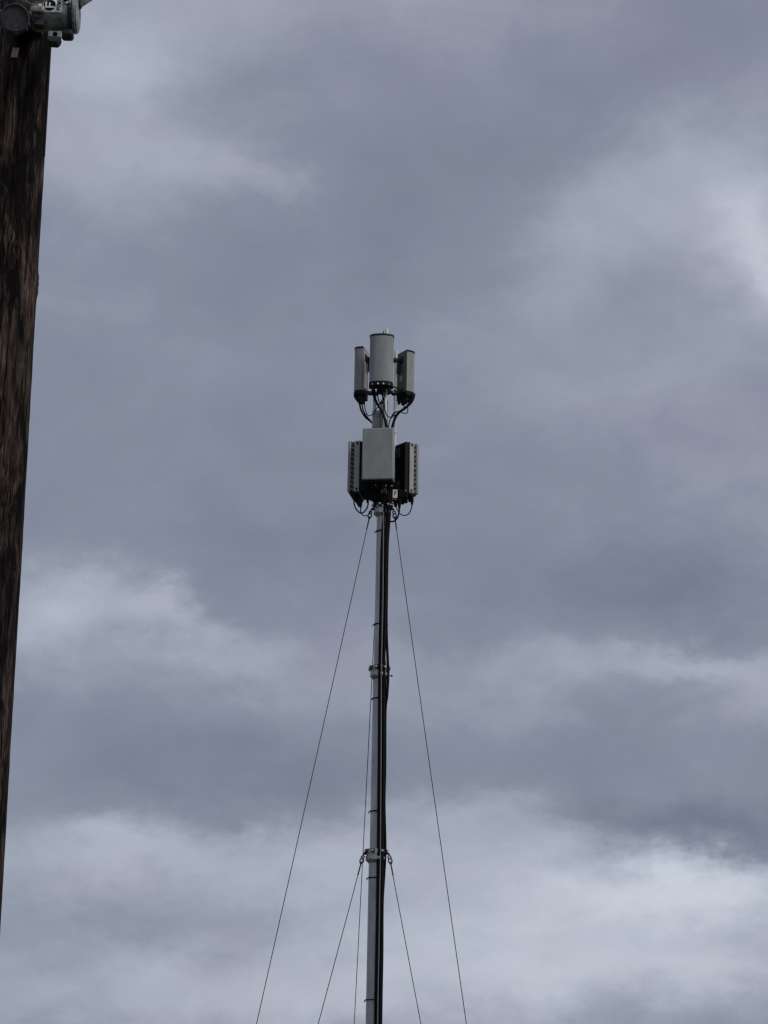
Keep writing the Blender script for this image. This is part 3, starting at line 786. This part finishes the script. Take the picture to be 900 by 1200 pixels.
q.add([c2 + Vector((x * S, y, z * S)) for y in (-.022, .03) for x, z in poly], [tuple(range(kk)), tuple(range(kk, 2 * kk))[::-1]] + [(i, kk + i, kk + (i + 1) % kk, (i + 1) % kk) for i in range(kk)])
q.build('nut_block', 'castdark', hous, bevel=.004)
# neck and round end disc towards the camera
c = hp(38, 26, .0); MB().box(c, (14.5 * S, 0, 0), (0, .035, 0), (0, 0, 7 * S)).build('neck', 'castdark', hous, bevel=.007)
c = hp(46, 26, -.035); MB().box(c, (6 * S, 0, 0), (0, .02, 0), (0, 0, 6.5 * S)).build('neck_band', 'castdark', hous, bevel=.003)
dv = (pix_dir(17, 21) * -1); dv = Vector((dv.x, dv.y, dv.z + .25)).normalized()
def facing(c, dvec, prof, seg, name, material, parent):
    c = Vector(c); u = dvec.cross(Vector((0, 0, 1))).normalized(); v = u.cross(dvec); vs = []; fs = []
    for (r, h) in prof:
        for k in range(seg):
            a = 2 * PI * k / seg; vs.append(c + dvec * h + (u * math.cos(a) + v * math.sin(a)) * r)
    for i in range(len(prof) - 1):
        for k in range(seg):
            a, bq = i * seg + k, i * seg + (k + 1) % seg; fs.append((a, bq, bq + seg, a + seg))
    fs.append(tuple(range(seg))[::-1]); fs.append(tuple((len(prof) - 1) * seg + k for k in range(seg)))
    return MB().add(vs, fs).build(name, material, parent)
c = hp(17.3, 22, -.075)
rd = 16.3 * S
ed = facing(c, dv, [(rd * .95, -.05), (rd * .97, 0), (rd * 1.04, .002), (rd * 1.04, .016), (rd * .98, .019), (rd * .94, .019), (rd * .93, .013), (rd * .2, .013)], 48, 'end_disc', 'castdark', hous)
for a in (-60, -100, -140, 15, 200):
    u = dv.cross(Vector((0, 0, 1))).normalized(); v = u.cross(dv)
    facing(c + (u * math.cos(R(a)) + v * math.sin(R(a))) * rd * 1.03, dv, [(.010, -.01), (.010, .012), (.006, .016)], 10, 'bolt', 'castdark', ed)
MB().box(hp(-4, 20, -.02), (8 * S, 0, 0), (0, .03, 0), (0, 0, 6 * S)).build('neck', 'castdark', hous, bevel=.005)
# round glass window above, rusty works inside
c = hp(42, -8, -.06); rw = 16.5 * S
dv2 = Vector((.05, -1, -.12)).normalized()
wd = facing(c, dv2, [(rw * .92, -.06), (rw * 1.0, -.05), (rw * 1.06, 0), (rw * 1.06, .012), (rw * .98, .016), (rw * .88, .016), (rw * .86, -.012), (rw * .1, -.012)], 48, 'window_ring', 'cast', hous)
facing(c, dv2, [(rw * .80, -.011), (rw * .78, .002), (rw * .5, .008), (rw * .1, .010)], 32, 'window_works', 'rust', wd)
facing(c, dv2, [(rw * .86, .0145), (rw * .70, .024), (rw * .35, .031), (rw * .05, .033)], 40, 'window_glass', 'glass', wd)
c = hp(44.5, 14.5, -.05); MB().box(c, (8.5 * S, 0, 0), (0, .03, 0), (0, 0, 4.2 * S)).build('window_boss', 'cast', hous, bevel=.006)
# angled outlet fitting at the upper right with its cable going up and away
p0, p1, p2 = hp(84, -3, -.01), hp(94, 3, -.01), hp(104, -4, .0)
MB().tube([hp(78, -8), p0, p1, p2, hp(112, -16, .02)], [.020, .022, .021, .020, .012], 16).build('outlet_elbow', 'cast', hous)
MB().lathe(hp(93, 3, -.01), [(.024, -.008), (.026, -.004), (.026, .004), (.024, .008)], 16, 'x').build('elbow_ring', 'castdark', hous)
MB().box(Vector((XP + .07, YP - r_top - .01, hc.z + .03)), (.05, 0, 0), (0, .06, 0), (0, 0, .04)).build('pole_bracket', 'blacksteel', hous, bevel=.005)
lc = spline([hp(110, -14, .02), hp(150, -70, .05), hp(200, -110, .3), hp(520, -190, 3.0)], 8)
tag(MB().tube(lc, .008, 8).build('line_cable', 'black', None, origin=lc[0]), 'black cable leaving the outlet of the cable housing, top left', 'cable')

for (px, py, r_) in ((78.5, 3.5, .008), (82.5, 9.5, .006), (47.5, 7.5, .007), (50.5, 13.0, .006), (36.5, 15.5, .006)):
    c = hp(px, py, -.062); MB().tube([c + Vector((0, .03, 0)), c + Vector((0, -.012, 0))], r_, 6).build('bolt', 'castdark' if px > 80 else 'zinc', hous)
c = hp(79.5, 1.0, -.045); MB().box(c, (2.4 * S, 0, 0), (0, .035, 0), (1.2 * S, 0, 5.5 * S)).build('strap', 'ink', hous, bevel=.003)
c = hp(83.5, 4.0, -.04); MB().box(c, (1.2 * S, 0, 0), (0, .035, 0), (1.0 * S, 0, 6.0 * S)).build('strap', 'cast', hous, bevel=.002)

# sticker on the round body: coordinates are pixels along the body and up its curve
def cyl(u, v, lift):
    a = math.asin(max(-1, min(1, v / 20.5)))
    el_ = R(28)                                                  # the strip that faces the camera from below
    ang = a - el_ * .55
    return Vector((hp(u, 17.5).x, hc.y - (RB + lift) * math.cos(ang), hc.z + (RB + lift) * math.sin(ang)))
def patch(poly, lift, name, material, parent):
    q = MB(); k = len(poly); cx = sum(p[0] for p in poly) / k; cy = sum(p[1] for p in poly) / k
    ring2 = [(cx + (x - cx) * .5, cy + (y - cy) * .5) for x, y in poly]
    vs = [cyl(x, y, lift) for x, y in poly] + [cyl(x, y, lift) for x, y in ring2] + [cyl(cx, cy, lift)]
    fs = [(i, (i + 1) % k, k + (i + 1) % k, k + i) for i in range(k)] + [(k + i, k + (i + 1) % k, 2 * k) for i in range(k)]
    return q.add(vs, fs).build(name, material, parent)
def rect(u0, v0, u1, v1, n_=6):
    return [(u0 + (u1 - u0) * i / n_, v0) for i in range(n_)] + [(u1, v0 + (v1 - v0) * i / n_) for i in range(n_)] + [(u1 - (u1 - u0) * i / n_, v1) for i in range(n_)] + [(u0, v1 - (v1 - v0) * i / n_) for i in range(n_)]
stk = patch(rect(53, -1.5, 75.5, 20.2, 8), .0012, 'sticker', 'white', hous)
patch([(60.9 + 7.1 * math.cos(2 * PI * i / 28), 7.0 + 6.7 * math.sin(2 * PI * i / 28)) for i in range(28)], .0020, 'round_emblem', 'ink', stk)
# letters read upwards along the curve: text x -> up, text y -> to the left
STROKES = {'F': [((0, 0), (0, 1)), ((0, 1), (.62, 1)), ((0, .52), (.5, .52))],
           'I': [((.1, 0), (.1, 1))],
           'P': [((0, 0), (0, 1)), ((0, 1), (.55, 1)), ((.55, 1), (.55, .5)), ((.55, .5), (0, .5))],
           'O': [((0, 0), (0, 1)), ((0, 1), (.6, 1)), ((.6, 1), (.6, 0)), ((.6, 0), (0, 0))],
           'W': [((0, 1), (.2, 0)), ((.2, 0), (.4, .8)), ((.4, .8), (.6, 0)), ((.6, 0), (.8, 1))],
           'E': [((0, 0), (0, 1)), ((0, 1), (.55, 1)), ((0, .5), (.45, .5)), ((0, 0), (.55, 0))],
           'R': [((0, 0), (0, 1)), ((0, 1), (.55, 1)), ((.55, 1), (.55, .5)), ((.55, .5), (0, .5)), ((.25, .5), (.6, 0))]}
def letter(ch, u, v, h, th, lift, material):
    q = MB()
    for (a, b_) in STROKES[ch]:
        A = Vector((u - a[1] * h, v + a[0] * h)); B_ = Vector((u - b_[1] * h, v + b_[0] * h))
        d = (B_ - A).normalized(); A -= d * th * .5; B_ += d * th * .5; s = Vector((-d.y, d.x)) * th * .5
        n_ = 3
        for i in range(n_):
            p, r_ = A.lerp(B_, i / n_), A.lerp(B_, (i + 1) / n_)
            q.add([cyl(p.x - s.x, p.y - s.y, lift), cyl(r_.x - s.x, r_.y - s.y, lift), cyl(r_.x + s.x, r_.y + s.y, lift), cyl(p.x + s.x, p.y + s.y, lift)], [(0, 1, 2, 3)])
    q.build('letter', material, stk, smooth=False)
letter('F', 65.8, 4.2, 9.0, 1.9, .0028, 'white')
letter('I', 66.0, 15.6, 9.0, 2.2, .0022, 'ink')
v_ = 1.0
for ch in 'POWER':
    letter(ch, 73.6, v_, 3.9, .8, .0022, 'ink'); v_ += 4.4 if ch == 'W' else 3.5

for o in ALL:
    if '_o' in o.keys(): del o['_o']
